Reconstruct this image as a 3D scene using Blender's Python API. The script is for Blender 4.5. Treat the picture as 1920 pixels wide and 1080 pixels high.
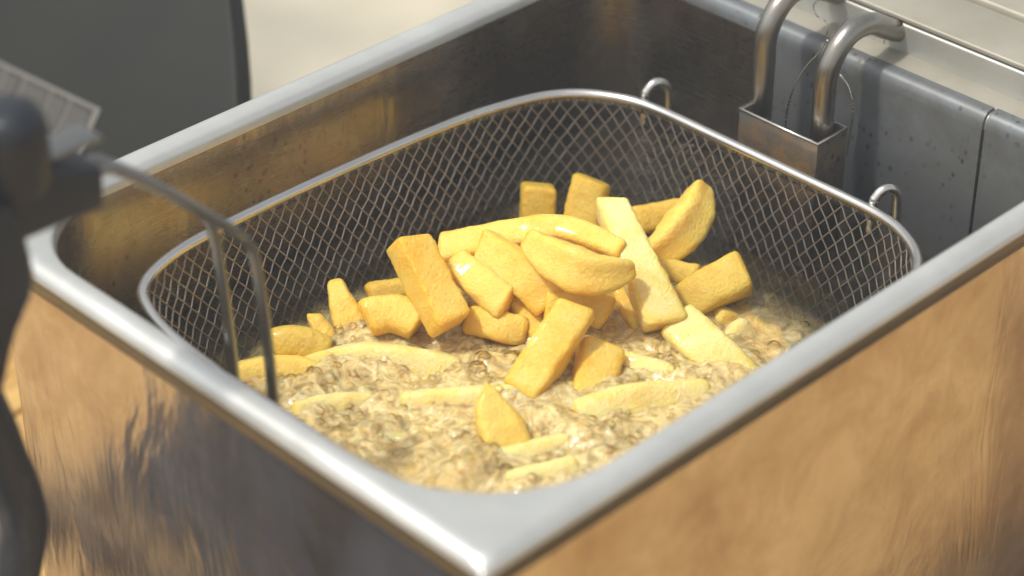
import bpy, bmesh, math, random
import numpy as np
from mathutils import Vector, noise

# ------------------------------------------------------------------ camera, world, sun
scene = bpy.context.scene
for o in list(bpy.data.objects):
    bpy.data.objects.remove(o)
COL = scene.collection
R = math.radians
FPX, PITCH, AZ = 4450.0, R(33.6), R(45.3)
fh = Vector((math.cos(AZ), math.sin(AZ), 0)); RT = Vector((math.sin(AZ), -math.cos(AZ), 0)); UPV = Vector((0, 0, 1))
FW = fh * math.cos(PITCH) - UPV * math.sin(PITCH); UP = fh * math.sin(PITCH) + UPV * math.cos(PITCH)
CAM = Vector((-0.36613, -0.38321, 0.44926))
cd = bpy.data.cameras.new('camera'); cam = bpy.data.objects.new('camera', cd); COL.objects.link(cam)
cam.location = CAM
cam.rotation_euler = FW.to_track_quat('-Z', 'Y').to_euler()
cd.sensor_width = 36; cd.lens = FPX / 1920 * 36; cd.clip_start = 0.02; cd.clip_end = 100
cd.dof.use_dof = True; cd.dof.focus_distance = 0.915; cd.dof.aperture_fstop = 5.6
scene.camera = cam

SUN_EL = R(61); SUN_DIR = Vector((-0.93, 0.37, 0)).normalized()      # horizontal direction towards the sun
w = bpy.data.worlds.new('World'); scene.world = w; w.use_nodes = True
nt = w.node_tree; nt.nodes.clear()
sky = nt.nodes.new('ShaderNodeTexSky'); sky.sky_type = 'NISHITA'; sky.sun_disc = False
sky.sun_elevation = SUN_EL; sky.sun_rotation = math.atan2(SUN_DIR.x, SUN_DIR.y)
sky.dust_density = 3.0; sky.ozone_density = 1.0; sky.air_density = 1.0
bg = nt.nodes.new('ShaderNodeBackground'); bg.inputs[1].default_value = 0.15
hs = nt.nodes.new('ShaderNodeHueSaturation'); hs.inputs['Saturation'].default_value = .10; hs.inputs['Value'].default_value = 1.0; nt.links.new(sky.outputs[0], hs.inputs['Color'])
out = nt.nodes.new('ShaderNodeOutputWorld'); nt.links.new(hs.outputs[0], bg.inputs[0]); nt.links.new(bg.outputs[0], out.inputs[0])
sd = bpy.data.lights.new('sun', 'SUN'); sd.energy = 2.4; sd.angle = R(4); sd.color = (1.0, 0.93, 0.82)
sun = bpy.data.objects.new('sun', sd); COL.objects.link(sun)
to_sun = SUN_DIR * math.cos(SUN_EL) + UPV * math.sin(SUN_EL)
sun.rotation_euler = to_sun.to_track_quat('Z', 'Y').to_euler(); sun.location = (-1, 0.6, 2)
vs = scene.view_settings; vs.view_transform = 'Standard'; vs.look = 'None'; vs.gamma = 1; vs.exposure = 0.25; vs.use_curve_mapping = False
scene.cycles.use_denoising = True; scene.cycles.denoiser = 'OPENIMAGEDENOISE'
scene.cycles.max_bounces = 10; scene.cycles.transparent_max_bounces = 24; scene.cycles.glossy_bounces = 6
scene.cycles.caustics_reflective = False; scene.cycles.caustics_refractive = False; scene.cycles.sample_clamp_indirect = 4.0

# ------------------------------------------------------------------ photo pixel -> point on a known plane
def ray(x, y): return FW + RT * ((x - 960) / FPX) + UP * ((540 - y) / FPX)
def onz(x, y, z): d = ray(x, y); return CAM + d * ((z - CAM.z) / d.z)
def onx(x, y, X): d = ray(x, y); return CAM + d * ((X - CAM.x) / d.x)
def ony(x, y, Y): d = ray(x, y); return CAM + d * ((Y - CAM.y) / d.y)
def onplane(x, y, p, n): d = ray(x, y); return CAM + d * ((p - CAM).dot(n) / d.dot(n))

ZO = -0.072          # oil level, tank lip is z = 0
ZT = -0.235          # table top
rnd = random.Random(7)

# ------------------------------------------------------------------ materials
class N:
    def __init__(s, name):
        s.m = bpy.data.materials.new(name); s.m.use_nodes = True; s.t = s.m.node_tree; s.t.nodes.clear()
        s.out = s.n('OutputMaterial')
    def n(s, typ, **kw):
        d = s.t.nodes.new('ShaderNode' + typ)
        for k, v in kw.items():
            if k.startswith('i_'):
                key = k[2:].replace('_', ' ')
                s.put(d, key, v)
            else: setattr(d, k, v)
        return d
    def put(s, d, key, v):
        if isinstance(key, str) and key.isdigit(): key = int(key)
        sock = d.inputs[key]
        if hasattr(v, 'is_output'): s.t.links.new(v, sock)
        elif isinstance(v, bpy.types.Node): s.t.links.new(v.outputs[0], sock)
        else:
            if isinstance(v, tuple) and len(v) == 3 and sock.type == 'RGBA': v = v + (1,)
            sock.default_value = v
    def coords(s, scale=(1, 1, 1), which='Object'):
        c = s.n('TexCoord'); mp = s.n('Mapping'); s.t.links.new(c.outputs[which], mp.inputs[0]); mp.inputs['Scale'].default_value = scale
        return mp.outputs[0]
    def noise(s, vec, scale, detail=4, rough=0.6, dist=0.0):
        return s.n('TexNoise', i_Vector=vec, i_Scale=scale, i_Detail=detail, i_Roughness=rough, i_Distortion=dist)
    def ramp(s, fac, stops):
        r = s.n('ValToRGB'); s.put(r, 'Fac', fac); e = r.color_ramp.elements
        while len(e) < len(stops): e.new(0.5)
        for q, (p, c) in zip(e, stops): q.position = p; q.color = (c if len(c) == 4 else tuple(c) + (1,))
        return r.outputs[0]
    def mix(s, fac, a, b, blend='MIX'):
        m = s.n('Mix', data_type='RGBA', blend_type=blend)
        s.put(m, 0, fac); s.put(m, 6, a); s.put(m, 7, b); return m.outputs[2]
    def math(s, op, a, b=0.0):
        m = s.n('Math', operation=op); s.put(m, 0, a); s.put(m, 1, b); return m.outputs[0]
    def bump(s, h, strength, dist, normal=None):
        b = s.n('Bump', i_Strength=strength, i_Distance=dist, i_Height=h)
        if normal is not None: s.put(b, 'Normal', normal)
        return b.outputs[0]
    def bsdf(s, **kw):
        p = s.n('BsdfPrincipled', **kw); s.t.links.new(p.outputs[0], s.out.inputs[0]); return p
G = lambda v: (v, v, v, 1)

def steel(name, base, rough, stain=None, stain_amt=0.5, stain_scale=18, grain=(60, 60, 900), grain_amt=0.04, wav=0.0, wavscale=14, spots=0.0, metal=1.0, darkened=None, spec=.5):
    k = N(name); c = k.coords(); cg = k.coords(grain)
    g = k.noise(cg, 1.0, 3); sm = k.noise(c, 26, 5, .65); big = k.noise(c, stain_scale, 6, .7, .4)
    col = k.mix(k.ramp(sm.outputs[0], [(.35, G(0)), (.7, G(1))]), tuple(x * .86 for x in base), base)
    if stain:
        f = k.ramp(big.outputs[0], [(.38, G(0)), (.68, G(stain_amt))])
        col = k.mix(f, col, stain)
    if spots:
        v = k.n('TexVoronoi', i_Vector=k.coords((1, 1, .7)), i_Scale=260.0); pn = k.noise(c, 30, 3)
        m = k.math('MULTIPLY', k.ramp(v.outputs[0], [(.12, G(1)), (.3, G(0))]), k.ramp(pn.outputs[0], [(.48, G(0)), (.62, G(spots))]))
        col = k.mix(m, col, (.05, .045, .04))
    if darkened:                     # blends to near-black towards the bottom, with a noisy upper edge
        sx = k.n('SeparateXYZ', i_Vector=k.n('NewGeometry').outputs['Position'])
        zz = k.math('ADD', sx.outputs[2], k.math('MULTIPLY', k.math('SUBTRACT', big.outputs[0], .5), .05))
        mr = k.n('MapRange'); k.put(mr, 0, zz); k.put(mr, 1, darkened[0]); k.put(mr, 2, darkened[1]); k.put(mr, 3, .92); k.put(mr, 4, 0.0)
        col = k.mix(mr.outputs[0], col, (.035, .033, .034))
    rr = k.math('ADD', k.math('MULTIPLY', sm.outputs[0], .22), rough - .11)
    rr = k.math('ADD', rr, k.math('MULTIPLY', k.math('SUBTRACT', g.outputs[0], .5), .15))
    nrm = k.bump(g.outputs[0], grain_amt, .0005)
    if wav:
        wn = k.noise(k.coords((1, 1, .35)), wavscale, 4, .55, .6)
        nrm = k.bump(wn.outputs[0], wav, .004, nrm)
    pb = k.bsdf(i_Base_Color=col, i_Metallic=metal, i_Roughness=rr, i_Normal=nrm); pb.inputs['Specular IOR Level'].default_value = spec
    return k.m

M = {}
M['rim'] = steel('brushed rim steel', (.74, .755, .725), .36, metal=.68, grain=(500, 500, 60), grain_amt=.03)
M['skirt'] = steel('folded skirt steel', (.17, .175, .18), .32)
M['basin'] = steel('oily basin steel', (.54, .50, .44), .27, stain=(.26, .17, .085), stain_amt=.6, stain_scale=30, wav=.16, wavscale=70, spots=.5, darkened=(-.105, -.030))
M['plate'] = steel('grey element plate steel', (.21, .235, .25), .42, metal=.5, darkened=(-.085, -.022), stain=(.10, .085, .065), stain_amt=.6, stain_scale=26, spots=.9)
M['outer'] = steel('worn outer steel', (.74, .69, .64), .19, metal=.96, stain=(.34, .23, .14), stain_amt=.6, stain_scale=30, grain=(420, 420, 10), grain_amt=.08, wav=.40, wavscale=22)
M['head'] = steel('matt control head steel', (.42, .40, .34), .55, metal=.35, stain=(.27, .23, .15), stain_amt=.4, stain_scale=9)
M['panel'] = steel('satin panel steel', (.50, .51, .48), .42, metal=.6, stain=(.35, .32, .25), stain_amt=.4)
M['wire'] = steel('basket wire steel', (.43, .40, .37), .34, metal=.9, stain=(.42, .32, .20), stain_amt=.55, stain_scale=40)
M['bright_wire'] = steel('basket rim steel', (.72, .71, .68), .24)
M['tube'] = steel('heater tube steel', (.40, .395, .375), .31, stain=(.30, .21, .10), stain_amt=.55, stain_scale=30, grain=(700, 700, 40))
M['rust'] = steel('burnt bracket steel', (.24, .225, .205), .36, metal=.75, stain=(.44, .27, .10), stain_amt=.7, stain_scale=150, spots=.9, darkened=(-.065, -.028))
M['dark_panel'] = steel('dark satin panel paint', (.010, .0115, .010), .55, metal=0.0, spec=.22, stain=(.018, .016, .010), stain_amt=.6, stain_scale=6)
M['arm'] = steel('grey handle wire', (.30, .30, .29), .33)

k = N('black handle plastic'); c = k.coords(); n1 = k.noise(c, 900, 2)
n2 = k.noise(c, 40, 5, .7)
k.bsdf(i_Base_Color=k.mix(k.ramp(n2.outputs[0], [(.45, G(0)), (.75, G(1))]), (.008, .011, .017), (.016, .020, .028)), i_Roughness=k.math('ADD', k.math('MULTIPLY', n2.outputs[0], .25), .33), i_Normal=k.bump(n1.outputs[0], .1, .0003)); M['plastic'] = k.m
k = N('black cable rubber'); c = k.coords(); n2 = k.noise(k.coords((1, 1, .3)), 120, 5, .7)
k.bsdf(i_Base_Color=k.mix(k.ramp(n2.outputs[0], [(.55, G(0)), (.72, G(1))]), (.013, .015, .02), (.07, .075, .08)), i_Roughness=.5); M['rubber'] = k.m

k = N('warm oak planks'); c = k.coords((1, 1, 1), 'Object'); g = k.noise(k.coords((6, 90, 60)), 1.0, 5, .6, .8); b = k.noise(c, 5, 4)
oi = k.n('ObjectInfo')
col = k.ramp(g.outputs[0], [(.3, (.44, .23, .06)), (.55, (.72, .45, .13)), (.75, (.82, .57, .20))])
col = k.mix(k.math('MULTIPLY', b.outputs[0], .5), col, (.38, .22, .09))
col = k.mix(k.math('MULTIPLY', oi.outputs['Random'], .35), col, (.30, .19, .10))
k.bsdf(i_Base_Color=col, i_Roughness=.55, i_Normal=k.bump(g.outputs[0], .2, .001)); M['wood'] = k.m

k = N('cream cloth'); c = k.coords(); wv = k.noise(k.coords((700, 700, 700)), 1.0, 2); b = k.noise(c, 6, 3, .5)
k.bsdf(i_Base_Color=k.mix(k.ramp(b.outputs[0], [(.38, G(0)), (.58, G(1))]), (.40, .375, .30), (.53, .485, .375)), i_Roughness=.85, i_Normal=k.bump(wv.outputs[0], .2, .0004)); M['cloth'] = k.m

k = N('aged label film'); k.bsdf(i_Base_Color=(.018, .019, .017), i_Roughness=.5); M['label'] = k.m
k = N('label frame print'); k.bsdf(i_Base_Color=(.15, .142, .125), i_Roughness=.5); M['label_line'] = k.m

# fried potato: pale crumb, golden crust along the edges (vertex attribute 'crust'), oily gloss
def potato(name, pale, gold, brown):
    k = N(name); a = k.n('Attribute', attribute_name='crust'); oi = k.n('ObjectInfo')
    va = k.n('VectorMath', operation='ADD'); k.put(va, 0, k.coords()); k.put(va, 1, k.math('MULTIPLY', oi.outputs['Random'], 9.0)); c = va.outputs[0]
    b = k.noise(c, 110, 6, .7); sp = k.noise(c, 800, 4, .65); fine = k.noise(c, 2200, 2, .5)
    mid = k.noise(c, 330, 4, .7, .5)
    f = k.math('ADD', k.math('MULTIPLY', a.outputs['Fac'], .50), k.math('MULTIPLY', k.math('SUBTRACT', b.outputs[0], .42), 1.1))
    f = k.math('ADD', f, k.math('MULTIPLY', k.math('SUBTRACT', oi.outputs['Random'], .5), .08))
    patch = k.noise(c, 48, 3, .5); f = k.math('ADD', f, k.math('MULTIPLY', k.math('SUBTRACT', patch.outputs[0], .5), .9))
    f = k.math('ADD', f, k.math('MULTIPLY', k.math('SUBTRACT', mid.outputs[0], .5), .6))
    col = k.ramp(f, [(.0, pale), (.42, gold), (.95, brown)])
    spf = k.ramp(sp.outputs[0], [(.60, G(0)), (.72, G(.5))])
    col = k.mix(spf, col, brown)
    h = k.math('ADD', k.math('MULTIPLY', sp.outputs[0], 1.0), k.math('MULTIPLY', mid.outputs[0], .6))
    p = k.bsdf(i_Base_Color=col, i_Roughness=k.math('ADD', k.math('MULTIPLY', mid.outputs[0], .7), .08), i_Normal=k.bump(h, .85, .0009))
    p.inputs['Subsurface Weight'].default_value = .6; p.inputs['Subsurface Radius'].default_value = (1.0, .48, .10); p.inputs['Subsurface Scale'].default_value = .006
    p.inputs['Specular IOR Level'].default_value = .45
    wet = k.noise(c, 150, 3, .5); k.put(p, 'Coat Weight', k.ramp(wet.outputs[0], [(.50, G(.02)), (.68, G(.5))])); p.inputs['Coat Roughness'].default_value = .12
    return k.m
M['fry'] = potato('golden fried potato', (.93, .66, .145), (.91, .54, .055), (.72, .36, .025))
M['fry_pale'] = potato('pale fried potato', (.95, .78, .34), (.91, .66, .16), (.72, .42, .06))
M['fry_deep'] = potato('deep fried potato', (.74, .53, .09), (.66, .42, .04), (.46, .25, .018))

# hot oil: a clear amber sheet over what lies below, creamy where it is whipped full of tiny bubbles
def oil_material():
    k = N('bubbling oil'); c = k.coords(); fo = k.n('Attribute', attribute_name='foam')
    n1 = k.noise(c, 140, 4, .58, 1.5); n2 = k.noise(c, 300, 2.5, .5, 1.6)
    v = k.n('TexVoronoi', i_Vector=c, i_Scale=520.0)
    fac = k.math('MULTIPLY', fo.outputs['Fac'], k.ramp(n1.outputs[0], [(.32, G(.28)), (.64, G(.93))]))
    tr = k.n('BsdfTransparent', i_Color=(1.0, .90, .62, 1))
    v2 = k.n('TexVoronoi', i_Vector=c, i_Scale=300.0, feature='SMOOTH_F1'); v2.inputs['Smoothness'].default_value = .3
    dome = lambda d: k.math('SUBTRACT', 1.0, k.math('MULTIPLY', d, d))
    h = k.math('ADD', k.math('MULTIPLY', n2.outputs[0], .9), k.math('MULTIPLY', dome(v2.outputs[0]), .25))
    nrm = k.bump(h, .55, .0011)
    rf = k.n('BsdfRefraction', i_Color=(1.0, .90, .62, 1), i_Roughness=.05, i_IOR=1.35, i_Normal=nrm)
    see = k.n('MixShader', i_0=.22, i_1=tr, i_2=rf)
    foam = k.n('BsdfPrincipled', i_Base_Color=k.ramp(n2.outputs[0], [(.28, (.93, .63, .20)), (.72, (1.0, .85, .50))]), i_Roughness=.3, i_Normal=k.bump(n2.outputs[0], .15, .0008))
    foam.inputs['Subsurface Weight'].default_value = .6; foam.inputs['Subsurface Radius'].default_value = (1, .7, .3); foam.inputs['Subsurface Scale'].default_value = .006
    m1 = k.n('MixShader', i_0=fac, i_1=see, i_2=foam)
    gl = k.n('BsdfGlossy', i_Roughness=.10, i_Normal=nrm, i_Color=(1, .98, .95, 1)); fr = k.n('Fresnel', i_IOR=1.42, i_Normal=nrm)
    m2 = k.n('MixShader', i_0=fr.outputs[0], i_1=m1.outputs[0], i_2=gl.outputs[0])
    k.t.links.new(m2.outputs[0], k.out.inputs[0]); return k.m
M['oil'] = oil_material()
k = N('bubble film'); tr = k.n('BsdfTransparent', i_Color=(.995, .98, .94, 1)); gl = k.n('BsdfGlossy', i_Roughness=.05); fr = k.n('Fresnel', i_IOR=1.25)
ms = k.n('MixShader', i_0=fr.outputs[0], i_1=tr.outputs[0], i_2=gl.outputs[0]); k.t.links.new(ms.outputs[0], k.out.inputs[0]); M['bubble'] = k.m

# ------------------------------------------------------------------ object helpers
def link(name, me, mat, parent=None, smooth=True):
    o = bpy.data.objects.new(name, me); COL.objects.link(o)
    if mat is not None and not me.materials: me.materials.append(mat)
    if smooth:
        me.polygons.foreach_set('use_smooth', [True] * len(me.polygons))
    if parent: o.parent = parent
    return o
def mesh(name, v, f):
    me = bpy.data.meshes.new(name); me.from_pydata([tuple(p) for p in v], [], f); me.update(); return me
def tag(o, label=None, cat=None, group=None, kind=None):
    if label: o['label'] = label
    if cat: o['category'] = cat
    if group: o['group'] = group
    if kind: o['kind'] = kind
    return o
def empty(name, loc=(0, 0, 0)):
    o = bpy.data.objects.new(name, None); COL.objects.link(o); o.location = loc; o.empty_display_size = .02; return o
def fixn(me):
    bm = bmesh.new(); bm.from_mesh(me); bmesh.ops.recalc_face_normals(bm, faces=bm.faces); bm.to_mesh(me); bm.free()
def auto(o, deg=35):
    for p in o.data.polygons: p.use_smooth = True
    o.data.set_sharp_from_angle(angle=R(deg))
def box(name, a, b, mat, parent=None, bevel=.001):
    bm = bmesh.new(); bmesh.ops.create_cube(bm, size=1)
    a = Vector(a); b = Vector(b); s = b - a
    for v in bm.verts: v.co = Vector((a.x + (v.co.x + .5) * s.x, a.y + (v.co.y + .5) * s.y, a.z + (v.co.z + .5) * s.z))
    if bevel: bmesh.ops.bevel(bm, geom=bm.edges[:], offset=bevel, segments=3, affect='EDGES', profile=.5)
    me = bpy.data.meshes.new(name); bm.to_mesh(me); bm.free()
    o = link(name, me, mat, parent); auto(o); return o
def catmull(P, n, closed=False):
    P = [Vector(p) for p in P]; out = []; m = len(P)
    segs = m if closed else m - 1
    for i in range(segs):
        if closed: a, b, c, d = P[i - 1], P[i], P[(i + 1) % m], P[(i + 2) % m]
        else: a, b, c, d = P[max(i - 1, 0)], P[i], P[i + 1], P[min(i + 2, m - 1)]
        for j in range(n):
            t = j / n
            out.append(.5 * ((2 * b) + (c - a) * t + (2 * a - 5 * b + 4 * c - d) * t * t + (3 * b - a - 3 * c + d) * t ** 3))
    if not closed: out.append(P[-1])
    return out
def tube_vf(path, r, sides=8, closed=False, V=None, F=None, caps=True):
    V = [] if V is None else V; F = [] if F is None else F
    n = len(path); base = len(V); prev = None
    for i, p in enumerate(path):
        t = (path[(i + 1) % n] - path[i - 1]) if closed else (path[min(i + 1, n - 1)] - path[max(i - 1, 0)])
        t = t.normalized()
        if prev is None:
            ref = Vector((0, 0, 1)) if abs(t.z) < .9 else Vector((1, 0, 0)); nx = t.cross(ref).normalized()
        else: nx = (prev - t * prev.dot(t)).normalized()
        prev = nx; ny = t.cross(nx); rr = r(i / (n - 1)) if callable(r) else r
        for j in range(sides):
            a = 2 * math.pi * j / sides; V.append(p + nx * (math.cos(a) * rr) + ny * (math.sin(a) * rr))
    for i in range(n if closed else n - 1):
        for j in range(sides):
            a = base + i * sides + j; b = base + i * sides + (j + 1) % sides
            i2 = (i + 1) % n; c = base + i2 * sides + (j + 1) % sides; d = base + i2 * sides + j
            F.append((a, b, c, d))
    if caps and not closed:
        F.append(tuple(base + j for j in range(sides))[::-1]); F.append(tuple(base + (n - 1) * sides + j for j in range(sides)))
    return V, F
def tube(name, path, r, mat, parent=None, sides=12, closed=False):
    V, F = tube_vf([Vector(p) for p in path], r, sides, closed); me = mesh(name, V, F); fixn(me); return link(name, me, mat, parent)
def rrect(x0, x1, y0, y1, r, z, seg=14):
    pts = []
    r4 = r if isinstance(r, tuple) else (r,) * 4          # far, handle side, near, right corner
    for sx, sy, a0, r in ((1, 1, 0, r4[0]), (0, 1, 90, r4[1]), (0, 0, 180, r4[2]), (1, 0, 270, r4[3])):
        cx = x1 - r if sx else x0 + r; cy = y1 - r if sy else y0 + r
        for i in range(seg + 1):
            a = R(a0 + 90 * i / seg); pts.append(Vector((cx + r * math.cos(a), cy + r * math.sin(a), z)))
    return pts
def loft(name, rings, mat, parent=None, cap_end=False, deg=50):
    V = []; F = []; n = len(rings[0])
    for r in rings: V += r
    for i in range(len(rings) - 1):
        for j in range(n):
            F.append((i * n + j, i * n + (j + 1) % n, (i + 1) * n + (j + 1) % n, (i + 1) * n + j))
    if cap_end: F.append(tuple((len(rings) - 1) * n + j for j in range(n)))
    me = mesh(name, V, F); fixn(me); o = link(name, me, mat, parent); auto(o, deg); return o

# ------------------------------------------------------------------ setting: table
TB = empty('table', (0, 0, ZT)); tag(TB, 'warm brown wooden plank table under the fryer', 'table')
pw = .118
src = None
for i in range(17):
    y = -.95 + i * (pw + .003)
    o = box('plank', (-1.2, -pw / 2, -.03), (1.4, pw / 2, 0), M['wood'], TB, .002) if src is None else src.copy()
    if src is None: src = o
    else: COL.objects.link(o); o.parent = TB
    o.location = (rnd.uniform(-.02, .02), y, rnd.uniform(-.0012, 0))

# ------------------------------------------------------------------ fryer
FR = empty('deep_fryer', (.17, .133, ZT)); tag(FR, 'stainless steel tabletop deep fryer with open rectangular oil tank', 'fryer')
def P(o):                       # parent without moving
    o.parent = FR; o.matrix_parent_inverse = FR.matrix_world.inverted(); return o
bpy.context.view_layer.update()
X0, X1, Y0, Y1 = 0.0, .340, -.0015, .266
IX0, IX1, IY0, IY1 = .0095, .3238, .0085, .2537
def inner(ins, r, z): return rrect(IX0 + ins, IX1 - ins, IY0 + ins, IY1 - ins, tuple(q + r - .055 for q in (.032, .042, .055, .014)), z)
def outer(ins, r, z): return rrect(X0 + ins, X1 - ins, Y0 + ins, Y1 - ins, r, z)
rim_rings = [inner(.0012, .054, -.006), inner(.0008, .0545, -.003), inner(-.0002, .0555, -.0009), inner(-.0018, .057, 0),
             outer(.0050, .008, .0002), outer(.0030, .0065, -.0003), outer(.0014, .0055, -.0014), outer(.0004, .005, -.0030), outer(0, .0045, -.0046)]
P(loft('rim', rim_rings, M['rim'], deg=60))
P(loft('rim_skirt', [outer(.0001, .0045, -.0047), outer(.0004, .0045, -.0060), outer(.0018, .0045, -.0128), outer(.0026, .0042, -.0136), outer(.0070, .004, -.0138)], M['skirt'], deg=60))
basin = [inner(.0012, .054, -.0062)] + [inner(.0012 + .0008 * t, .054, -.0062 - .165 * t) for t in (.1, .3, .6, .95)] + [inner(.012, .05, -.178), inner(.024, .04, -.181)]
P(loft('oil_tank', basin, M['basin'], cap_end=True))
body = [outer(.0071, .004, -.0136), outer(.0072, .004, -.05), outer(.0072, .004, -.15), outer(.0072, .004, ZT + .012)]
P(loft('outer_casing', body, M['outer']))
P(loft('base_skirt', [outer(.0085, .004, ZT + .0125), outer(.012, .004, ZT + .008), outer(.012, .004, ZT + .001)], M['plastic'], cap_end=True))
# bright bead on the front corner of the lip
bm = bmesh.new(); bmesh.ops.create_uvsphere(bm, u_segments=16, v_segments=10, radius=.0023); me = bpy.data.meshes.new('corner_bead'); bm.to_mesh(me); bm.free()
o = link('corner_bead', me, M['rim']); o.location = (.0016, .0002, -.0042); P(o)
# element plate hung inside the back wall, with its rounded top fold
prof = [(.3212, -.115), (.3212, -.006), (.3214, -.003), (.3224, -.0006), (.324, .0010), (.3262, .0014), (.3285, .0014), (.3285, .0002), (.3245, -.0012), (.3232, -.004), (.3232, -.115)]
n = len(prof)
def hung(name, ya, yb, dx, mat, prof=prof):
    V = [Vector((x + dx, y, z)) for y in (ya, yb) for x, z in prof]; n = len(prof)
    F = [(i, (i + 1) % n, n + (i + 1) % n, n + i) for i in range(n)] + [tuple(range(n)), tuple(range(2 * n - 1, n - 1, -1))]
    me = mesh(name, V, F); fixn(me); o = link(name, me, mat); auto(o, 40); P(o)
hung('element_plate', .0545, .1685, 0, M['plate'])
hung('side_plate', .0175, .0532, .0003, M['plate'])
hung('wall_fold', .1690, .2420, .0006, M['plate'], [(.3212, -.005), (.3214, -.003), (.3224, -.0006), (.324, .0010), (.3262, .0014), (.3285, .0014), (.3285, .0002), (.3245, -.0012), (.3232, -.004)])
# control head behind the tank: ledge, low front panel, top cover with a step
P(box('ledge', (.3288, -.012, -.012), (.3425, .30, .0009), M['head'], bevel=.0006))
P(box('front_panel', (.3402, -.035, -.03), (.3725, .32, .0132), M['panel'], bevel=.0012))
P(box('top_cover', (.3408, -.034, .0136), (.3712, .319, .0160), M['head'], bevel=.0008))
P(box('rear_cover', (.3716, -.034, -.03), (.56, .319, .0185), M['head'], bevel=.0015))
P(box('rear_casing', (.3405, -.03, ZT + .01), (.55, .31, -.031), M['outer'], bevel=.002))
# heater tubes
def heater(y, zbot, mid):
    pts = [Vector((.3005, y, zbot)), Vector((.3005, y, -.03)), Vector((.3005, y, mid - .010)), Vector((.3005, y, mid)), Vector((.3020, y - .0006, mid + .007)), Vector((.3062, y - .0014, mid + .0140)), Vector((.3128, y - .002, mid + .0178)), Vector((.3220, y - .003, mid + .0178)), Vector((.3320, y - .003, mid + .0125)), Vector((.3430, y - .003, mid + .0070)), Vector((.3560, y - .003, mid + .004))]
    return P(tube('heater_tube', catmull(pts, 8), .0046, M['tube'], sides=20))
heater(.1463, -.12, .0065); heater(.1150, -.12, .001)
# bracket box round the tubes
bx0, bx1, by0, by1, bz = .2885, .3200, .1072, .1478, -.0205
def sheet(name, a, b): return box(name, a, b, M['rust'], bevel=.0002)
P(sheet('bracket_front', (bx0, by0, -.085), (bx0 + .0012, by1, bz)))
P(sheet('bracket_side', (bx0 + .0013, by0, -.085), (.3062, by0 + .0012, bz)))
P(sheet('bracket_side', (bx0 + .0013, by1 - .0012, -.085), (.3010, by1, bz)))
P(sheet('bracket_lip', (.3063, by0, -.085), (.3075, by0 + .0065, bz)))
edge = [Vector((.3010, by1, bz)), Vector((bx0, by1, bz)), Vector((bx0, by0, bz)), Vector((.3068, by0, bz)), Vector((.3068, by0 + .0065, bz))]
P(tube('bracket_edge', edge, .0006, M['bright_wire'], sides=8))
# thin capillary wires of the thermostat
w1 = [onx(*q, .304) for q in [(1473, 262), (1474, 225), (1480, 190), (1495, 150), (1515, 120), (1536, 98), (1552, 75)]]
w2 = [onx(*q, .318) for q in [(1575, 140), (1590, 160), (1598, 190), (1599, 220), (1594, 250), (1588, 290)]]
w3 = [onx(*q, .330) for q in [(1546, 75), (1553, 55), (1550, 42), (1532, 30), (1525, 12), (1532, 2), (1548, -8)]]
w4 = [onx(*q, .337) for q in [(1625, 44), (1637, 40), (1650, 41), (1655, 50), (1658, 65), (1657, 82)]]
for wv in (w1, w2, w3, w4): P(tube('capillary_wire', catmull(wv, 6), .00035, M['bright_wire'], sides=8))

# ------------------------------------------------------------------ frying basket
BK = empty('fry_basket', (.155, .125, -.14)); tag(BK, 'rounded wire mesh frying basket hanging in the oil tank', 'basket')
bpy.context.view_layer.update()
def PB(o): o.parent = BK; o.matrix_parent_inverse = BK.matrix_world.inverted(); return o
half = [(25.5, 125), (25.6, 160), (28.8, 190), (35.0, 209), (41.5, 217), (49.3, 221.6), (62, 226), (77, 228.4), (109, 230.2), (150, 230.8), (192, 230.1), (220, 227.9), (244, 222.6), (256, 217), (264.3, 209.6), (270.4, 200.2), (274.2, 190.5), (275.9, 176), (276, 150)]
full = half + [(276, 125)] + [(x, 250 - y) for x, y in half[::-1][:-1]]
RP = catmull([Vector((x / 1000, y / 1000, 0)) for x, y in full], 12, True)
# resample by arc length
cum = [0.0]
for i in range(len(RP)): cum.append(cum[-1] + (RP[(i + 1) % len(RP)] - RP[i]).length)
LEN = cum[-1]; cumA = np.array(cum); ptsA = np.array([tuple(p) for p in RP] + [tuple(RP[0])])
def ring(s):
    s = s % LEN; return Vector((float(np.interp(s, cumA, ptsA[:, 0])), float(np.interp(s, cumA, ptsA[:, 1])), 0))
def ringn(s):
    t = (ring(s + .002) - ring(s - .002)).normalized(); return Vector((t.y, -t.x, 0)) * SGN
SGN = 1
if ringn(0).x > 0: SGN = -1            # point 0 lies on the handle side: outward is -x
CX, CY = .155, .125
def zrim(x): return -.026 - .026 * (x - .16)
DEP = .100
def bpos(s, d, off=0.0):
    p = ring(s); nn = ringn(s); tp = 1 - .075 * (d / DEP)
    if d > DEP - .014: tp -= .05 * ((d - DEP + .014) / .014) ** 2
    q = Vector((CX + (p.x - CX) * tp, CY + (p.y - CY) * tp, zrim(p.x) - d)); return q + nn * off
rimpath = [bpos(LEN * i / 200, 0) for i in range(200)]
PB(tube('rim_wire', rimpath, .00215, M['bright_wire'], sides=14, closed=True))
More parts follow.
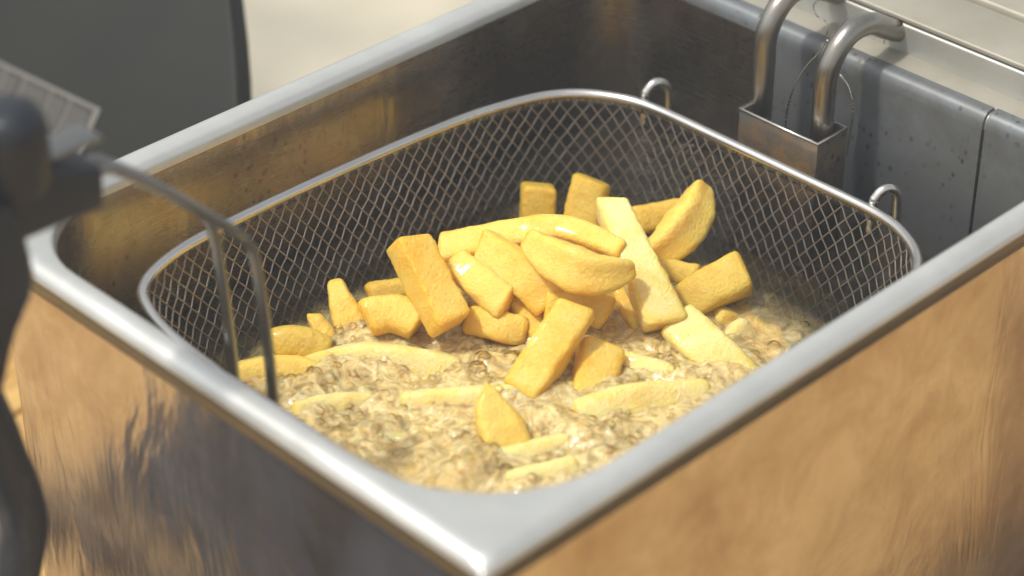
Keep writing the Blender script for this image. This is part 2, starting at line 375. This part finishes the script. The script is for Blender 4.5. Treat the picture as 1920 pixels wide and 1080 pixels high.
# narrow flange under the rim that the mesh is crimped to
V = []; F = []
for i in range(200):
    s = LEN * i / 200
    V += [bpos(s, .0012, .0014), bpos(s, .0048, .0014), bpos(s, .0048, .0009), bpos(s, .0012, .0009)]
for i in range(200):
    for j in range(4): F.append((i * 4 + j, i * 4 + (j + 1) % 4, ((i + 1) % 200) * 4 + (j + 1) % 4, ((i + 1) % 200) * 4 + j))
me = mesh('flange', V, F); fixn(me); PB(link('flange', me, M['bright_wire']))
NW = 130; PER = LEN / NW; HGT = .0084
V = []; F = []
steps = 44
for sgn in (1, -1):
    for i in range(NW):
        s0 = i * PER; path = []
        for j in range(steps + 1):
            d = .0010 + (DEP - .001) * j / steps
            s = s0 + sgn * d * PER / HGT
            ph = math.pi * (d / (HGT / 2)) + math.pi * (i % 2)
            path.append(bpos(s, d, sgn * .00028 * math.cos(ph) + .00008 * math.sin(i * 7.1 + j)))
        tube_vf(path, .00034, 5, False, V, F)
    # little hairpin loops where each wire turns back under the rim
for i in range(NW):
    s0 = i * PER
    path = [bpos(s0 + .0012, .0026, -.0006), bpos(s0 + .0008, .0008, -.0012), bpos(s0, -.0002, -.0016), bpos(s0 - .0008, .0008, -.0012), bpos(s0 - .0012, .0026, -.0006)]
    tube_vf(path, .00043, 5, False, V, F)
me = mesh('wire_mesh', V, F); o = link('wire_mesh', me, M['wire']); PB(o); o['kind'] = 'stuff'
V = []; F = []
zb = -.026 - DEP
fl = [bpos(LEN * i / 120, DEP) for i in range(120)]
xs = [p.x for p in fl]; ys = [p.y for p in fl]
for i in range(30):
    x = min(xs) + .008 + (max(xs) - min(xs) - .016) * i / 29
    tube_vf([Vector((x, min(ys) + .008, zb)), Vector((x, max(ys) - .008, zb))], .0005, 5, False, V, F)
for i in range(26):
    y = min(ys) + .008 + (max(ys) - min(ys) - .016) * i / 25
    tube_vf([Vector((min(xs) + .008, y, zb + .001)), Vector((max(xs) - .008, y, zb + .001))], .0005, 5, False, V, F)
me = mesh('floor_mesh', V, F); o = link('floor_mesh', me, M['wire']); PB(o); o['kind'] = 'stuff'
PB(tube('floor_ring', fl, .0012, M['wire'], sides=8, closed=True))
# two hanging hooks on the back of the rim
for y in (.1905, .0715):
    x = .2790; z = zrim(x)
    pts = [Vector((x - .0005, y, z - .012)), Vector((x, y, z + .001)), Vector((x + .0008, y - .0004, z + .0036)), Vector((x + .0032, y - .0014, z + .0062)), Vector((x + .0064, y - .0028, z + .0062)), Vector((x + .0088, y - .004, z + .0036)), Vector((x + .0096, y - .0043, z - .002)), Vector((x + .0098, y - .0045, z - .010))]
    PB(tube('hook', catmull(pts, 6), .0020, M['bright_wire'], sides=12))
# handle: two wire arms, hinge block, knob, folded-down grip
def arm(y0, ytop, bx, bz):
    pts = [Vector((.0365, y0, -.045)), Vector((.0365, y0, -.030)), Vector((.0368, y0 + .002, -.004)), Vector((.0369, y0 + .004, .013)), Vector((.0368, y0 + .0055, .0225)), Vector((.0360, y0 + .0062, .0278)), Vector((.0338, y0 + .0068, .0320)),
           Vector((.0295, ytop - .003, .0370)), Vector((.0180, ytop - .002, .0490)), Vector((.0043, ytop - .001, .0625)), Vector((-.0089, ytop, .0740)), Vector((bx, ytop, bz)), Vector((bx - .02, ytop, bz + .0005))]
    return PB(tube('handle_arm', catmull(pts, 8), .0020, M['arm'], sides=14))
arm(.1395, .1490, -.0160, .0775); arm(.1610, .1560, -.0160, .0775)
def extrude(name, px, Y, dy, mat, bevel=.003):
    pts = [ony(x, y, Y) for x, y in px]
    bm = bmesh.new(); vs_ = [bm.verts.new(p) for p in pts]; f = bm.faces.new(vs_)
    r = bmesh.ops.extrude_face_region(bm, geom=[f])
    for e in r['geom']:
        if isinstance(e, bmesh.types.BMVert): e.co.y += dy
    bmesh.ops.recalc_face_normals(bm, faces=bm.faces)
    bmesh.ops.bevel(bm, geom=bm.edges[:], offset=bevel, segments=3, affect='EDGES', profile=.5)
    me = bpy.data.meshes.new(name); bm.to_mesh(me); bm.free(); o = link(name, me, mat); auto(o, 50); return o
PB(extrude('hinge_block', [(197, 312), (199, 392), (120, 424), (-60, 500), (-60, 388), (100, 320)], .1445, .018, M['plastic'], .0022))
PB(box('hinge_plate', (-.044, .1478, .0880), (-.0150, .1600, .0900), M['arm'], bevel=.0008))
def lathe(name, prof, loc, axis, mat, seg=28):
    V = []; F = []
    q = Vector((0, 0, 1)).rotation_difference(Vector(axis))
    for r, z in prof:
        for j in range(seg):
            a = 2 * math.pi * j / seg; V.append(q @ Vector((r * math.cos(a), r * math.sin(a), z)) + Vector(loc))
    for i in range(len(prof) - 1):
        for j in range(seg): F.append((i * seg + j, i * seg + (j + 1) % seg, (i + 1) * seg + (j + 1) % seg, (i + 1) * seg + j))
    F.append(tuple(range(seg))[::-1]); F.append(tuple((len(prof) - 1) * seg + j for j in range(seg)))
    me = mesh(name, V, F); fixn(me); o = link(name, me, mat); auto(o, 60); return o
kc = ony(25, 330, .150)
PB(lathe('knob', [(.0100, -.004), (.0118, 0), (.0118, .016), (.0112, .0195), (.0092, .0225), (.0055, .0240), (.001, .0243)], kc, (0, 0, 1), M['plastic']))
g = [(-60, 372), (0, 376), (34, 408), (56, 446), (66, 485), (73, 525), (66, 562), (47, 604), (32, 645), (20, 705), (6, 770), (-60, 820), (-140, 700), (-150, 500)]
PB(extrude('grip', g, .1400, .019, M['plastic'], .0035))
# black cable hanging in front of the casing
pts = [ony(*q, .160) for q in [(-150, 600), (-75, 690), (-22, 790), (8, 865), (34, 930), (44, 985), (36, 1040), (24, 1110), (24, 1200)]] + [Vector((-.060, .165, ZT + .03)), Vector((-.057, .20, ZT + .0095)), Vector((-.06, .30, ZT + .0085)), Vector((-.05, .55, ZT + .0085))]
o = tube('power_cable', catmull(pts, 8), .0082, M['rubber'], sides=14); tag(o, 'thick black power cable hanging down beside the fryer front', 'cable')

# ------------------------------------------------------------------ fries
crusts = {}
def section(n, e):
    pts = []
    for j in range(n):
        a = 2 * math.pi * j / n; c, s = math.cos(a), math.sin(a)
        pts.append((math.copysign(abs(c) ** (2 / e), c), math.copysign(abs(s) ** (2 / e), s)))
    return pts
def tri_section(n):
    # wedge cut: rounded skin side and a sharp inner edge
    pts = []
    for j in range(n):
        a = 2 * math.pi * j / n; c, s = math.cos(a), math.sin(a)
        k = 1 - .30 * (1 - abs(c)) * (1 if s > 0 else 0)
        pts.append((math.copysign(abs(c) ** .62, c), math.copysign(abs(s) ** .72, s) * k))
    return pts
def fry_mesh(path, wd, th, roll, kind='bar', tip=(1, 1), seed=0, e=5.0, dv=0.35):
    r = random.Random(seed); rings = 34; ns = 32
    P_ = catmull([Vector(p) for p in path], 14)
    cl = [0]
    for i in range(1, len(P_)): cl.append(cl[-1] + (P_[i] - P_[i - 1]).length)
    L = cl[-1]; arr = np.array([tuple(p) for p in P_]); cl = np.array(cl)
    at = lambda s: Vector([float(np.interp(s, cl, arr[:, q])) for q in range(3)])
    sec = tri_section(ns) if kind == 'wedge' else section(ns, e)
    V = []; C = []; rr_end = min(wd, th) * .5
    # ring stations: dense at the ends for the rounded edge
    er = .0021
    st = [0, .0002, .0007, .0013, er] + [er + (L - 2 * er) * i / (rings - 9) for i in range(1, rings - 9)] + [L - er, L - .0013, L - .0007, L - .0002, L]
    sl0, sl1 = r.uniform(-.25, .25), r.uniform(-.25, .25)
    tw = r.uniform(-.12, .12)
    off = Vector((r.uniform(0, 50), r.uniform(0, 50), r.uniform(0, 50)))
    for s in st:
        t = (at(min(s + .002, L)) - at(max(s - .002, 0))).normalized(); u = s / L
        n_ = -FW - t * (-FW).dot(t); n_.normalize(); wv = t.cross(n_)
        a = R(roll) + tw * (u - .5) * 2; ca, sa = math.cos(a), math.sin(a)
        ax = wv * ca + n_ * sa; ay = n_ * ca - wv * sa
        sc = tip[0] + (tip[1] - tip[0]) * u if kind != 'wedge' else 1.0
        if kind == 'wedge':
            sc = (tip[0] + (1 - tip[0]) * min(1, (u / .5)) ** .55) if u < .5 else (tip[1] + (1 - tip[1]) * min(1, ((1 - u) / .5)) ** .55)
        dd = min(s, L - s); er_f = 1.0
        if dd < er:
            q = 1 - dd / er; ins = er * .8 * (1 - math.sqrt(max(0, 1 - q * q))); er_f = 1 - ins / (min(wd, th) * .5)
        p = at(s)
        slant = 0.0
        if u < .18: slant = sl0 * (1 - u / .18)
        elif u > .82: slant = sl1 * ((u - .82) / .18)
        for (cx, cy) in sec:
            q = p + ax * (cx * wd / 2 * sc * er_f) + ay * (cy * th / 2 * (sc if kind == 'wedge' else (.4 + .6 * sc)) * er_f) + t * (slant * cx * wd * .5)
            nv = noise.noise((q + off) * 110) * .5 + noise.noise((q + off) * 330) * .30 + noise.noise((q + off) * 900) * .16
            dirv = (q - p); dl = dirv.length
            q = q + (dirv / dl if dl > 1e-6 else t) * (nv * dv * .0016)
            ed = min(1, (abs(cx) ** 6) * (abs(cy) ** 6) * 2.2)
            q = q + (dirv / dl if dl > 1e-6 else t) * (ed * noise.noise((q + off) * 700) * .0006)
            V.append(q)
            if dd < er: ed = max(ed, .65)
            C.append(min(1, ed + .35 * max(0, -cy) * 0))
    F = []; m = len(st)
    for i in range(m - 1):
        for j in range(ns): F.append((i * ns + j, i * ns + (j + 1) % ns, (i + 1) * ns + (j + 1) % ns, (i + 1) * ns + j))
    for b, rev in ((0, True), ((m - 1) * ns, False)):
        cidx = len(V); V.append(sum((V[b + j] for j in range(ns)), Vector()) / ns); C.append(.35)
        for j in range(ns):
            tri = (b + j, b + (j + 1) % ns, cidx); F.append(tri[::-1] if rev else tri)
    me = mesh('chip', V, F); fixn(me)
    at_ = me.attributes.new('crust', 'FLOAT', 'POINT'); at_.data.foreach_set('value', C)
    return me
def fry(pts, wd, th, roll, label, kind='bar', tip=(1, 1), mat='fry', e=5.0, dv=.7, group=None):
    fry.n += 1
    path = [onz(x, y, ZO + dz / 1000) for x, y, dz in pts]
    me = fry_mesh(path, wd / 1000, th / 1000, roll, kind, tip, fry.n * 13 + 5, e, dv)
    FRY_PATHS.append((path, wd / 1000))
    o = link('potato_wedge' if kind == 'wedge' else 'potato_chip', me, M[mat]); tag(o, label, 'wedge' if kind == 'wedge' else 'chip', group)
    # origin at the centre of the piece
    c = sum(path, Vector()) / len(path); me.transform(__import__('mathutils').Matrix.Translation(-c)); o.location = c
    return o
fry.n = 0; FRY_PATHS = []
fry([(764, 452, 35), (846, 612, 12)], 14.8, 13.5, 33, 'thick square-cut golden chip leaning with its cut end in the bubbling oil', e=9)
fry([(1144, 384, 36), (1192, 490, 26), (1250, 612, 9)], 15, 13, 14, 'long pale speckled chip slanting down across the pile', mat='fry_pale', tip=(.82, 1.1), e=7)
fry([(988, 446, 38), (1045, 488, 36), (1110, 514, 34), (1190, 506, 33)], 18, 15, -14, 'crescent potato wedge lying on top of the pile', 'wedge', (.35, .30))
fry([(824, 474, 20), (930, 450, 25), (1040, 430, 31), (1110, 448, 31), (1170, 476, 30)], 14, 12, 24, 'long chip lying behind the crescent wedge', tip=(1.0, .6), e=4)
fry([(905, 462, 28), (975, 510, 24), (1040, 565, 15)], 17, 12, -8, 'flat broad chip tucked under the crescent wedge', tip=(.85, 1.0), e=6)
fry([(850, 492, 22), (900, 530, 19), (955, 572, 14)], 14.5, 12, 10, 'short knobbly chip beside the thick square-cut chip', tip=(.8, 1.05), e=4, dv=1.0)
fry([(1010, 346, 16), (1006, 440, -4)], 14, 12, 6, 'square stub standing upright against the far mesh', mat='fry_deep', e=8)
fry([(1110, 335, 21), (1086, 440, 0)], 16, 13, -8, 'round-ended stub standing upright behind the long pale chip', mat='fry_deep', e=3.4)
fry([(1318, 346, 24), (1302, 400, 19), (1262, 450, 12), (1218, 486, 4)], 18, 16, 24, 'curved wedge with its tip pointing up at the mesh', 'wedge', (.30, .55), mat='fry')
fry([(1180, 415, 10), (1285, 398, 11)], 12, 11, 0, 'brownish chip behind the upturned curved wedge', mat='fry_deep', e=4)
fry([(1398, 510, 13), (1335, 540, 8), (1235, 600, -5)], 16.5, 14, -12, 'blunt chip poking out of the dark oil by the mesh', mat='fry_deep', tip=(1.05, .9), e=4.5)
fry([(1268, 604, 8), (1330, 660, 3), (1410, 742, -8)], 17.5, 14, 8, 'chip half sunk in foam below the long pale chip', mat='fry_pale', e=5)
fry([(1084, 574, 26), (978, 742, 1)], 16, 14, -14, 'thick golden chip rising out of the middle of the foam', e=6, tip=(.92, 1.0))
fry([(1128, 648, 9), (1104, 760, -4)], 17, 13, 10, 'golden chip leaning behind the thick chip amid the foam', e=5)
fry([(1020, 578, 14), (1075, 568, 15), (1142, 588, 11)], 13, 12, 0, 'rounded chip lying crosswise behind the thick foam chip', e=3.2)
fry([(962, 548, 13), (1020, 632, 2)], 10.5, 10, 12, 'narrow chip squeezed beside the short knobbly chip', e=4)
fry([(629, 528, 13), (640, 565, 8), (662, 618, -1)], 14, 12, 5, 'pointed little chip standing up near the left mesh', tip=(.42, 1.15), e=4)
fry([(586, 588, 9), (616, 645, -1)], 9, 8, 0, 'tiny pointed orange chip end beside the pointed little chip', tip=(.6, 1.1), e=3)
fry([(684, 598, 9), (735, 588, 10), (790, 606, 7)], 15, 14, 12, 'rounded golden lump in front of the thick square-cut chip', e=3, dv=.7)
fry([(688, 552, 6), (770, 540, 7)], 9, 9, 0, 'thin chip behind the rounded golden lump', mat='fry_deep', e=3)
fry([(512, 650, 4), (555, 640, 6), (612, 664, 1)], 13, 12, 0, 'round-backed chip next to the handle wires', mat='fry_deep', e=3)
fry([(580, 702, -1.5), (660, 680, .5), (760, 684, 0), (860, 708, -5)], 15.5, 12, -6, 'wide pale chip awash in foam on the handle side', mat='fry_pale', tip=(.9, 1), e=4)
fry([(440, 716, -2), (520, 700, 0), (612, 712, -3)], 14, 12, 0, 'golden chip under the oil behind the handle wires', e=4)
fry([(752, 766, -2.5), (900, 756, 0), (1078, 742, -2.5)], 13, 11, -5, 'long chip lying level in the foam behind the pointed wedge', mat='fry_pale', e=4)
fry([(908, 728, 17), (925, 775, 9), (958, 850, -2), (975, 890, -8)], 18, 15, 12, 'pointed wedge sticking straight up out of the foam', 'wedge', (.12, .8))
fry([(1078, 790, -2), (1180, 756, 1.5), (1330, 748, -2.5)], 16, 12, 5, 'broad pale chip floating in foam near the front lip', mat='fry_pale', tip=(.9, .9), e=4)
fry([(880, 886, -4.5), (1030, 850, -2), (1210, 814, -4.5)], 12.5, 11, 0, 'slim chip floating along the front lip', mat='fry_pale', e=4)
fry([(950, 918, -3), (1090, 884, -1)], 13, 11, 0, 'yellow chip in the near corner of the tank', mat='fry_pale', e=4)
fry([(545, 790, -2), (620, 770, -1.5), (720, 766, -5)], 13, 12, 0, 'yellow chip awash against the handle-side lip', mat='fry_pale', e=4)
fry([(1130, 684, -2), (1200, 700, -1), (1290, 726, -4)], 14, 11, 0, 'pale chip just under the foam beside the half sunk chip', mat='fry_pale', e=4)
fry([(1160, 520, 13), (1205, 622, 0)], 12, 11, 18, 'orange-sided chip beneath the long pale chip', e=5)
fry([(1235, 505, 4), (1312, 520, 3)], 10, 9, 0, 'short chip end in dark oil below the upturned curved wedge', mat='fry_deep', e=3)
fry([(880, 600, 6), (930, 610, 7), (985, 622, 4)], 12, 10, 0, 'orange chip between the square-cut chip and the thick foam chip', e=3.5)
fry([(640, 822, -5), (770, 850, -5)], 13, 11, 0, 'sunken chip in foam left of the pointed wedge', mat='fry_pale', e=4)
# sunken fries under the foam
k = 0
tries = 0
while k < 95 and tries < 4000:
    tries += 1
    x = rnd.uniform(.055, .255); y = rnd.uniform(.045, .205)
    if y - .20 > (x - .06) * .15 or x + .9 * y > .395: continue
    if y > .175 and x < .13: continue
    z = ZO - (rnd.uniform(.0070, .0095) if k < 70 else rnd.uniform(.012, .028)); a = rnd.uniform(0, math.pi); L = rnd.uniform(.045, .07)
    d = Vector((math.cos(a), math.sin(a), rnd.uniform(-.12, .12))) * (L / 2)
    c = Vector((x, y, z)); ok = all(.045 < (c + q).x < .262 and .032 < (c + q).y < .216 for q in (d, -d))
    if not ok: continue
    me = fry_mesh([c - d, c + Vector((0, 0, rnd.uniform(-.002, .002))), c + d], rnd.uniform(.012, .017), rnd.uniform(.010, .013), rnd.uniform(-30, 30), 'bar', (1, rnd.uniform(.8, 1)), 500 + k, rnd.choice((3.5, 5, 7)))
    me.transform(__import__('mathutils').Matrix.Translation(-c)); o = link('potato_chip', me, M['fry_pale' if k % 3 else 'fry']); o.location = c
    tag(o, 'chip sunk beneath the bubbling oil, dimly seen through foam', 'chip', 'chips sunk under the oil'); k += 1

# ------------------------------------------------------------------ oil: a height field of packed bubble domes
def build_oil():
    st = .00062
    xs = np.arange(IX0 + .003, IX1 - .0025, st); ys = np.arange(IY0 + .003, IY1 - .003, st)
    Xg, Yg = np.meshgrid(xs, ys, indexing='ij'); H = np.zeros_like(Xg)
    rs = np.random.RandomState(3)
    def vnoise(scale, seed):
        r2 = np.random.RandomState(seed); nx = int((xs[-1] - xs[0]) / scale) + 4; ny = int((ys[-1] - ys[0]) / scale) + 4
        g = r2.rand(nx, ny); u = (Xg - xs[0]) / scale; v = (Yg - ys[0]) / scale; i = u.astype(int); j = v.astype(int); fu = u - i; fv = v - j
        fu = fu * fu * (3 - 2 * fu); fv = fv * fv * (3 - 2 * fv)
        return (g[i, j] * (1 - fu) + g[i + 1, j] * fu) * (1 - fv) + (g[i, j + 1] * (1 - fu) + g[i + 1, j + 1] * fu) * fv
    # activity: violent over the fries, calmer and darker by the back-left mesh and outside the basket
    act = np.clip(1.25 - np.abs((Xg - .140) / .108) ** 3 - np.abs((Yg - .100) / .108) ** 3, 0.0, 1)
    act = np.clip(act * (.80 + .45 * vnoise(.03, 5)), 0, 1)
    H += (vnoise(.024, 1) - .42) * .0060 * act + (vnoise(.011, 2) - .5) * .0034 * (.2 + act) + (vnoise(.006, 4) - .5) * .0006
    # curling ripples: ridged noise through a warped domain
    def warp(scale, seed, amp):
        nonlocal Xg, Yg
        wx = (vnoise(.013, seed + 20) - .5) * amp; wy = (vnoise(.013, seed + 30) - .5) * amp; sx, sy = Xg, Yg
        Xg = np.clip(Xg + wx, xs[0], xs[-1]); Yg = np.clip(Yg + wy, ys[0], ys[-1]); r_ = vnoise(scale, seed); Xg, Yg = sx, sy; return 1 - np.abs(2 * r_ - 1)
    H += ((1 - np.cos(math.pi * warp(.0085, 41, .018))) * .00065 + (1 - np.cos(math.pi * warp(.0048, 43, .010))) * .00022) * (.35 + .65 * act)
    # oil swells and froths up round every piece that breaks the surface
    NEAR = np.zeros_like(Xg); RINGS = []
    for path, wd in FRY_PATHS:
        for a_, b_ in zip(path[:-1], path[1:]):
            for q_ in range(9):
                p_ = a_.lerp(b_, q_ / 8); dz = p_.z - ZO
                if not -.008 < dz < .010: continue
                RINGS.append((p_.x, p_.y, wd)); rad = wd * .5 + .0045
                i0 = max(0, int((p_.x - 3 * rad - xs[0]) / st)); i1 = min(len(xs), int((p_.x + 3 * rad - xs[0]) / st)); j0 = max(0, int((p_.y - 3 * rad - ys[0]) / st)); j1 = min(len(ys), int((p_.y + 3 * rad - ys[0]) / st))
                if i1 <= i0 or j1 <= j0: continue
                d = np.sqrt((Xg[i0:i1, j0:j1] - p_.x) ** 2 + (Yg[i0:i1, j0:j1] - p_.y) ** 2)
                NEAR[i0:i1, j0:j1] = np.maximum(NEAR[i0:i1, j0:j1], np.exp(-(d / rad) ** 2))
    H += .0020 * NEAR * (.55 + .9 * vnoise(.009, 88))
    nb = 2400; D = np.zeros_like(H)
    bx = rs.uniform(xs[0], xs[-1], nb); by = rs.uniform(ys[0], ys[-1], nb); br = .0007 + .0030 * rs.rand(nb) ** 3.4
    for x, y, r in zip(bx, by, br):
        i0 = max(0, int((x - r - xs[0]) / st)); i1 = min(len(xs), int((x + r - xs[0]) / st) + 2)
        j0 = max(0, int((y - r - ys[0]) / st)); j1 = min(len(ys), int((y + r - ys[0]) / st) + 2)
        if i1 <= i0 or j1 <= j0: continue
        d2 = (Xg[i0:i1, j0:j1] - x) ** 2 + (Yg[i0:i1, j0:j1] - y) ** 2
        h = np.sqrt(np.maximum(0, r * r - d2)) * .42
        D[i0:i1, j0:j1] = np.maximum(D[i0:i1, j0:j1], h)
    amp = (.25 + .75 * act) * np.clip(vnoise(.017, 71) * 2.0 - .55, .05, .9)
    Z = ZO + H + D * amp
    foam = np.clip(.02 + 1.0 * act * (.62 + .42 * vnoise(.016, 9)) + .25 * NEAR * (.3 + vnoise(.007, 12)), 0, .94)
    # rounded tank corners
    r = .028; cx = np.clip(Xg, IX0 + r, IX1 - r); cy = np.clip(Yg, IY0 + r, IY1 - r)
    inside = (Xg - cx) ** 2 + (Yg - cy) ** 2 <= (r - .001) ** 2
    nx, ny = Xg.shape; idx = np.arange(nx * ny).reshape(nx, ny)
    q = np.stack([idx[:-1, :-1], idx[1:, :-1], idx[1:, 1:], idx[:-1, 1:]], -1)
    keep = inside[:-1, :-1] & inside[1:, :-1] & inside[1:, 1:] & inside[:-1, 1:]; q = q[keep]
    V = np.stack([Xg, Yg, Z], -1).reshape(-1, 3)
    used = np.unique(q); remap = np.full(nx * ny, -1); remap[used] = np.arange(len(used)); q = remap[q]; V = V[used]; fo = foam.reshape(-1)[used]
    me = bpy.data.meshes.new('oil'); me.vertices.add(len(V)); me.vertices.foreach_set('co', V.ravel())
    me.loops.add(q.size); me.loops.foreach_set('vertex_index', q.ravel().astype(np.int32)); me.polygons.add(len(q))
    me.polygons.foreach_set('loop_start', np.arange(0, q.size, 4, dtype=np.int32)); me.update(calc_edges=True); me.validate()
    a = me.attributes.new('foam', 'FLOAT', 'POINT'); a.data.foreach_set('value', fo.astype(np.float32))
    o = link('frying_oil', me, M['oil']); tag(o, kind='stuff', label='bubbling golden frying oil filling the tank', cat='oil')
    # free bubbles riding on the surface
    V = []; F = []
    lat = 5; lon = 10
    for t_ in range(1500):
        if t_ < 150:
            x = rs.uniform(.05, .265); y = rs.uniform(.03, .222); r = .0011 + .0030 * rs.rand() ** 2.6
        else:
            cx_, cy_, wd = RINGS[rs.randint(len(RINGS))]; a_ = rs.uniform(0, 2 * math.pi); rr_ = wd * .5 + rs.uniform(-.001, .007); x = cx_ + rr_ * math.cos(a_); y = cy_ + rr_ * math.sin(a_); r = .0006 + .0016 * rs.rand() ** 2.4
            if not (.02 < x < .30 and .02 < y < .24): continue
        i = int((x - xs[0]) / st); j = int((y - ys[0]) / st)
        if rs.rand() > .25 + act[i, j]: continue
        z = Z[i, j] - r * .35; b = len(V)
        for a_ in range(lat + 1):
            th = math.pi * .5 * a_ / lat * 1.25
            for c_ in range(lon):
                ph = 2 * math.pi * c_ / lon; V.append((x + r * math.sin(th) * math.cos(ph), y + r * math.sin(th) * math.sin(ph), z + r * math.cos(th)))
        for a_ in range(lat):
            for c_ in range(lon): F.append((b + a_ * lon + c_, b + (a_ + 1) * lon + c_, b + (a_ + 1) * lon + (c_ + 1) % lon, b + a_ * lon + (c_ + 1) % lon))
    me = mesh('bubbles', V, F); o = link('oil_bubbles', me, M['bubble']); tag(o, kind='stuff', label='clear round bubbles riding on the frying oil', cat='bubbles')
build_oil()

# ------------------------------------------------------------------ background: dark appliance panel with sticker, cream cloth
pn = Vector((-.81, 0, .586)).normalized(); p0 = ony(440, 180, .385)
AP = empty('leaning_lid', (p0.x, .45, ZT)); tag(AP, 'dark grey lid panel with a printed sticker, leaning behind the fryer', 'lid')
bpy.context.view_layer.update()
def PA(o): o.parent = AP; o.matrix_parent_inverse = AP.matrix_world.inverted(); return o
def slab(name, px, lift, thick, mat, bevel):
    pts = [onplane(x, y, p0, pn) + pn * lift for x, y in px]
    bm = bmesh.new(); f = bm.faces.new([bm.verts.new(p) for p in pts]); r = bmesh.ops.extrude_face_region(bm, geom=[f])
    for e in r['geom']:
        if isinstance(e, bmesh.types.BMVert): e.co -= pn * thick
    bmesh.ops.recalc_face_normals(bm, faces=bm.faces)
    if bevel: bmesh.ops.bevel(bm, geom=bm.edges[:], offset=bevel, segments=3, affect='EDGES', profile=.5)
    me = bpy.data.meshes.new(name); bm.to_mesh(me); bm.free(); o = link(name, me, mat); auto(o, 40); return o
PA(slab('panel', [(405, -220), (420, -80), (429, 0), (437, 70), (442, 140), (445, 230), (444, 290), (-220, 560), (-300, -220)], 0, .012, M['dark_panel'], .002))
ST = slab('sticker', [(-120, 58), (192, 205), (150, 300), (-162, 150)], .0006, .0006, M['label'], 0); PA(ST)
A_, B_, D_ = Vector((-120, 58)), Vector((192, 205)), Vector((-162, 150))
def uv(u, v): q = A_ + (B_ - A_) * u + (D_ - A_) * v; return (q.x, q.y)
def bar(u0, v0, u1, v1, mat='label_line', lift=.0009): return slab('printed_line', [uv(u0, v0), uv(u1, v0), uv(u1, v1), uv(u0, v1)], lift, .0003, M[mat], 0)
def under_sticker(o): o.parent = ST; o.matrix_parent_inverse = ST.matrix_world.inverted()
bpy.context.view_layer.update()
for a in ((0, 0, 1, .075), (.968, .08, 1, 1), (0, .93, .965, 1)): under_sticker(bar(*a))
for u in (.30, .44, .55, .71, .825): under_sticker(bar(u, .08, u + .012, .92))
for u0, u1 in ((.05, .29), (.32, .43), (.46, .54), (.57, .70), (.73, .815), (.845, .955)):
    u = u0
    while u < u1 - .008:
        v0 = .12 + rnd.uniform(0, .05); v1 = rnd.uniform(.55, .9)
        under_sticker(bar(u, v0, u + .006, v1)); u += .0145
# cream cloth spread on the table behind
c0 = onz(630, 60, ZT + .02)
nxx, nyy = 60, 60; V = []; F = []
for i in range(nxx):
    for j in range(nyy):
        x = c0.x - .30 + .95 * i / (nxx - 1); y = c0.y - .22 + .75 * j / (nyy - 1); p = Vector((x, y, 0))
        h = .018 + .03 * abs(noise.noise(p * 5)) + .02 * noise.noise(p * 11) ** 2
        V.append((x + .02 * noise.noise(p * 4), y + .02 * noise.noise(p * 4 + Vector((5, 5, 5))), ZT + h))
for i in range(nxx - 1):
    for j in range(nyy - 1): F.append((i * nyy + j, (i + 1) * nyy + j, (i + 1) * nyy + j + 1, i * nyy + j + 1))
me = mesh('cream_cloth', V, F); o = link('cream_cloth', me, M['cloth']); md = o.modifiers.new('thickness', 'SOLIDIFY'); md.thickness = .003
tag(o, 'cream cloth spread on the table behind the fryer', 'cloth')

# dark unseen navy cloth added on the table, only to darken the casing's reflection
V = []; F = []; nx_, ny_ = 26, 40
for i in range(nx_):
    for j in range(ny_):
        x = -.33 + .245 * i / (nx_ - 1); y = -.06 + .435 * j / (ny_ - 1); p = Vector((x, y, 0))
        y += (x + .1) * -.35
        V.append((x + .012 * noise.noise(p * 9), y + .014 * noise.noise(p * 8 + Vector((3, 1, 0))), ZT + .006 + .014 * abs(noise.noise(p * 12))))
for i in range(nx_ - 1):
    for j in range(ny_ - 1): F.append((i * ny_ + j, (i + 1) * ny_ + j, (i + 1) * ny_ + j + 1, i * ny_ + j + 1))
k = N('unseen navy cloth'); c = k.coords(); n2 = k.noise(c, 30, 4); k.bsdf(i_Base_Color=k.mix(n2.outputs[0], (.012, .016, .026), (.03, .035, .05)), i_Roughness=.9)
me = mesh('unseen_navy_cloth', V, F); o = link('unseen_navy_cloth', me, k.m); md = o.modifiers.new('thickness', 'SOLIDIFY'); md.thickness = .004
tag(o, 'dark unseen navy cloth added on the table to darken the reflection in the casing', 'cloth')

# ------------------------------------------------------------------ thin frying vapour in the air
k = N('frying vapour'); pv = k.n('VolumePrincipled'); pv.inputs['Color'].default_value = (.88, .94, 1, 1); pv.inputs['Density'].default_value = .055; pv.inputs['Anisotropy'].default_value = 0.0
k.t.links.new(pv.outputs[0], k.out.inputs['Volume'])
o = box('haze', (-3, -3, ZT - 1.1), (3, 3, .62), k.m, bevel=0); tag(o, 'thin pale frying vapour filling the air round the fryer', 'haze', kind='stuff')
